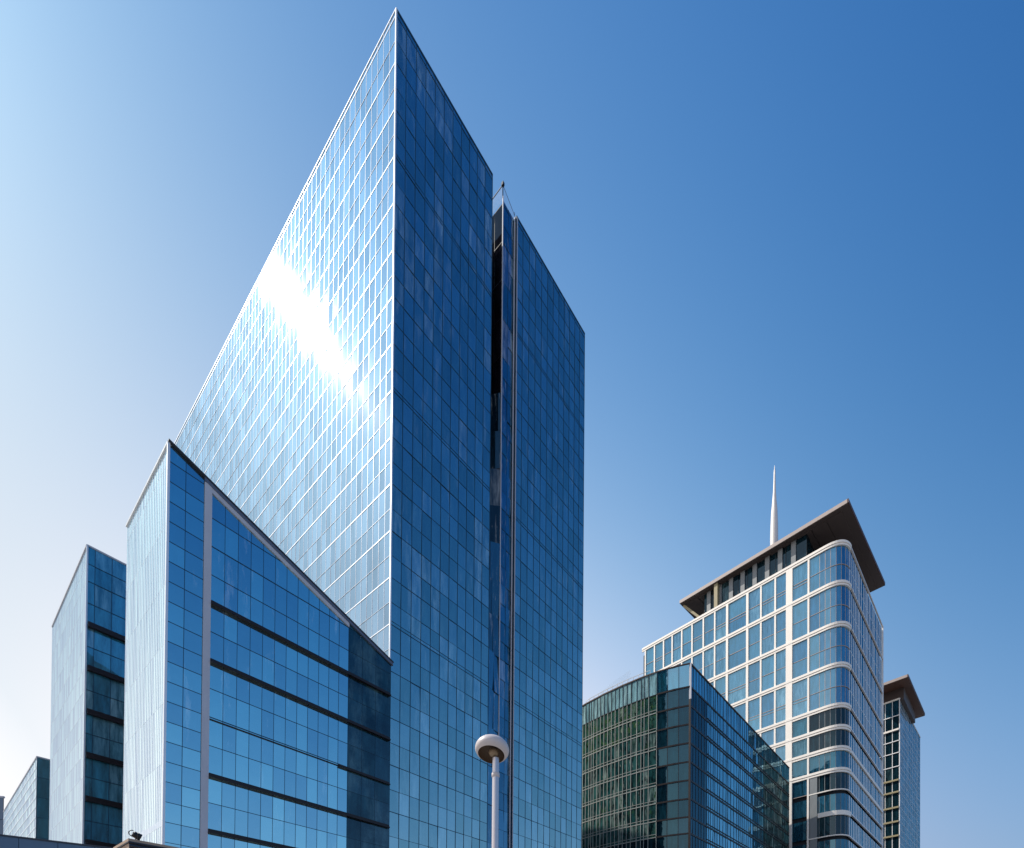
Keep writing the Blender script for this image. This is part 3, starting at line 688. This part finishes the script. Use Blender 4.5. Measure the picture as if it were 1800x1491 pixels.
# flat roof: dark soffit, pale fascia
bk = a1+(a2-apx)
quad = [a1, apx, a2, bk]
cen = (a1+a2)/2
shr = [p+(cen-p).normalized()*.25 for p in quad]
m = MB(); m.prism(shr, zsl-.95, zsl-.05); m.build('roof_soffit', M['roof_dark'], hotel)
sm = [p+(cen-p).normalized()*2.2 for p in quad]
for j in range(12):
    s0_, s1_ = (j+.03)/12, (j+.97)/12
    m = MB(); m.prism([sm[0].lerp(sm[1], s0_), sm[0].lerp(sm[1], s1_), sm[3].lerp(sm[2], s1_), sm[3].lerp(sm[2], s0_)], zsl-1.06, zsl-.952); m.build('soffit_panel', M['roof_dark'], hotel)
for a, b in ((a1, apx), (apx, a2), (a2, bk), (bk, a1)):
    m = MB(); pp = Path([a, b]); band(m, pp, zsl-.85, zsl+.05, -.3, .0); m.build('fascia', M['fascia'] if (a is a1) else M['roof_brown'], hotel)

# spire on the roof
sp0 = at(1360.5, 985, 140); st = at(1361, 818, 140)
spire = thing('roof_spire', 'slender pale spire tapering to a point above the flat overhanging roof', 'spire', (sp0.x, sp0.y, sp0.z))
hs = st.z-sp0.z; pr = [(.95, 0), (.98, .25*hs), (.92, .38*hs), (.78, .52*hs), (.52, .63*hs), (.36, .72*hs), (.27, .83*hs), (.22, .93*hs), (.03, hs)]
m = MB(); m.lathe(sp0, pr, 20, Vector((.004, 0, 1)), sx=1.0); m.build('shaft', M['spire'], spire, smooth=True)
m = MB(); b_ = Vector((1, 0, 0)); m.hexa([sp0+Vector(p) for p in ((.9, -.05, 0), (1.5, -.05, 0), (1.5, .05, 0), (.9, .05, 0))], [sp0+Vector(p) for p in ((.3, -.05, hs*.62), (.45, -.05, hs*.62), (.45, .05, hs*.62), (.3, .05, hs*.62))]); m.build('blade', M['white_metal'], spire)

# ------------------------------------------------------------------ narrow tower behind at the right
Y3 = 170.0; q3 = at(1581.5, 1227, Y3); z3t = q3.z; Q = v2(q3)
d3l = Vector((-(1581.5-150), F)).normalized(); d3l = -Vector((150-900, F)).normalized()   # left to right
d3r = Vector((935, F)).normalized()
Q0 = Q-d3l*14; Q1 = v2(on_z(1617.5, 1296, z3t)); d3r = (Q1-Q).normalized()
far = thing('narrow_glass_tower', 'narrow blue tower with a brown flat roof at right, half hidden by the cream-framed tower', 'tower block', (Q.x, Q.y, 0))
n3l = Vector((d3l.y, -d3l.x)); n3r = Vector((d3r.y, -d3r.x))
m = MB(); m.prism([Q0-n3l*.4, Q-n3l*.4-n3r*.4, Q1-n3r*.4, Q1-d3l*14, Q0+d3r*16], 0, z3t-.5); m.build('core_wall', M['core'], far)
p3l, p3r = Path([Q0, Q]), Path([Q, Q1])
ys = [1227, 1256.5, 1281, 1301, 1322, 1346, 1370, 1391, 1418, 1443, 1468, 1493]
z3 = [at(1581, y, Y3).z for y in ys]; dz = (z3[0]-z3[-1])/11
z3 += [z3[-1]-dz*k for k in range(1, 12) if z3[-1]-dz*k > 1]
for k in range(len(z3)-1):
    a, b = z3[k+1], z3[k]-.1
    glazing(far, p3l, [8, 10, 12, 14], [a, b], M['void_glass'] if k > 0 else M['hotel_shade_glass'], M['white_metal'], mw=.16, md=.06, hw=.25, hd=.2, tilt=.01, blind=.35, bint=(.1, .7), seed=1400+k)
    random.seed(31); cr = [0, 1.6]
    while cr[-1] < p3r.len-1.5: cr.append(cr[-1]+random.choice((1.3, 1.8, 2.3)))
    cr[-1] = p3r.len
    glazing(far, p3r, cr, [a, (a+b)/2, b], M['hotel_shade_glass'], M['white_metal'], mw=.20, md=.015, hw=.10, hd=.012, tilt=.004, blind=.15, bint=(.1, .8), seed=1440+k, name='side_glazing')
    if k in (1, 5, 6, 7, 8, 9):
        m = MB(); band(m, p3l.sub(7.5, 13.8), a-.32, a+.22, -.1, .45); m.build('balcony_band', M['ochre'] if k > 4 else M['cream'], far)
m = MB(); band(m, p3l, z3t-.5, z3t, -.3, .3); m.build('coping', M['cream'], far)
m = MB(); band(m, p3r, z3t-.3, z3t, -.3, .15); m.build('coping', M['white_metal'], far)
m = MB(); m.box(Q, .09, .09, tuple(d3r), tuple(n3r), 0, z3t-.9); m.build('corner_trim', M['white_metal'], far)
ap3 = at(1596.5, 1185, 164); zz3 = ap3.z; A3 = v2(ap3); B3 = v2(on_z(1626, 1254, zz3)); C3 = v2(on_z(1520, 1213, zz3)); D3 = C3+(B3-A3)
m = MB(); cen = (C3+B3)/2; m.prism([p+(cen-p).normalized()*.2 for p in (C3, A3, B3, D3)], zz3-1.0, zz3-.05); m.build('roof_soffit', M['roof_brown'], far)
for a, b in ((C3, A3), (A3, B3), (B3, D3)):
    m = MB(); band(m, Path([a, b]), zz3-.8, zz3+.05, -.25, 0); m.build('fascia', M['fascia'] if a is C3 else M['roof_brown'], far)
m = MB(); ii = [p+(cen-p).normalized()*6.0 for p in (C3, A3, B3, D3)]; m.prism(ii, z3t-.6, zz3-1.0); m.build('top_storey', M['roof_dark'], far)

# ------------------------------------------------------------------ daylight
SUN_AZ, SUN_EL = R(-75.0), R(51.4)      # azimuth from +Y, negative to the left
sd = Vector((math.sin(SUN_AZ)*math.cos(SUN_EL), math.cos(SUN_AZ)*math.cos(SUN_EL), math.sin(SUN_EL)))
sl_ = bpy.data.lights.new('sun', 'SUN'); sl_.energy = 5.0; sl_.angle = R(.53); sl_.color = (1, .93, .84)
so = bpy.data.objects.new('sun', sl_); col.objects.link(so); so.rotation_euler = sd.to_track_quat('Z', 'Y').to_euler(); so.location = sd*300
w = bpy.data.worlds.new('World'); sc.world = w; w.use_nodes = True; nt = w.node_tree; nd, lk = nt.nodes, nt.links; nd.clear()
sky = nd.new('ShaderNodeTexSky'); sky.sky_type = 'NISHITA'; sky.sun_disc = False; sky.sun_elevation = SUN_EL; sky.sun_rotation = SUN_AZ
sky.air_density = 1.0; sky.dust_density = 1.5; sky.ozone_density = 2.0
bg = nd.new('ShaderNodeBackground'); bg.inputs['Strength'].default_value = .10
ou = nd.new('ShaderNodeOutputWorld')
# fitted colour grade: whitens the sky toward the sun's side and the horizon, deepens the blue away from it
tc = nd.new('ShaderNodeTexCoord'); sep = nd.new('ShaderNodeSeparateXYZ'); lk.new(tc.outputs['Generated'], sep.inputs[0])
k_ = math_(nd, lk, 'SUBTRACT', 1.0, sep.outputs[2], True)
dp = nd.new('ShaderNodeVectorMath'); dp.operation = 'DOT_PRODUCT'; lk.new(tc.outputs['Generated'], dp.inputs[0])
dp.inputs[1].default_value = (math.sin(SUN_AZ), math.cos(SUN_AZ), 0)
u_ = math_(nd, lk, 'MULTIPLY', math_(nd, lk, 'ADD', dp.outputs['Value'], .6), 1/1.4, True)
terms = (None, k_, u_, math_(nd, lk, 'MULTIPLY', k_, u_), math_(nd, lk, 'MULTIPLY', k_, k_), math_(nd, lk, 'MULTIPLY', u_, u_))
SKY_GRADE = ((-3.056, 5.546, 5.722, -0.913, 1.41, -1.58, 5.934, -4.807, -3.991, -4.391),
        (-0.971, 2.814, 2.849, -0.48, 0.764, -1.003, 4.622, -3.125, -2.625, -3.033),
        (0.052, 1.261, 1.398, -0.62, 0.189, -0.732, 2.992, -1.89, -1.08, -1.683))
terms += (math_(nd, lk, 'MULTIPLY', terms[3], u_), math_(nd, lk, 'MULTIPLY', terms[5], u_), math_(nd, lk, 'MULTIPLY', terms[4], u_), math_(nd, lk, 'MULTIPLY', terms[4], k_))
cb = nd.new('ShaderNodeCombineXYZ')
for ch in range(3):
    acc = SKY_GRADE[ch][0]
    for t_, cf in zip(terms[1:], SKY_GRADE[ch][1:]): acc = math_(nd, lk, 'ADD', math_(nd, lk, 'MULTIPLY', t_, cf), acc)
    ex = math_(nd, lk, 'MINIMUM', math_(nd, lk, 'EXPONENT', acc), 4.5)
    lk.new(ex, cb.inputs[ch])
mul = nd.new('ShaderNodeVectorMath'); mul.operation = 'MULTIPLY'; lk.new(sky.outputs[0], mul.inputs[0]); lk.new(cb.outputs[0], mul.inputs[1])
lk.new(mul.outputs[0], bg.inputs[0]); lk.new(bg.outputs[0], ou.inputs[0])

sc.view_settings.view_transform = 'Standard'; sc.view_settings.look = 'None'; sc.view_settings.exposure = 0; sc.view_settings.gamma = 1
sc.render.engine = 'CYCLES'
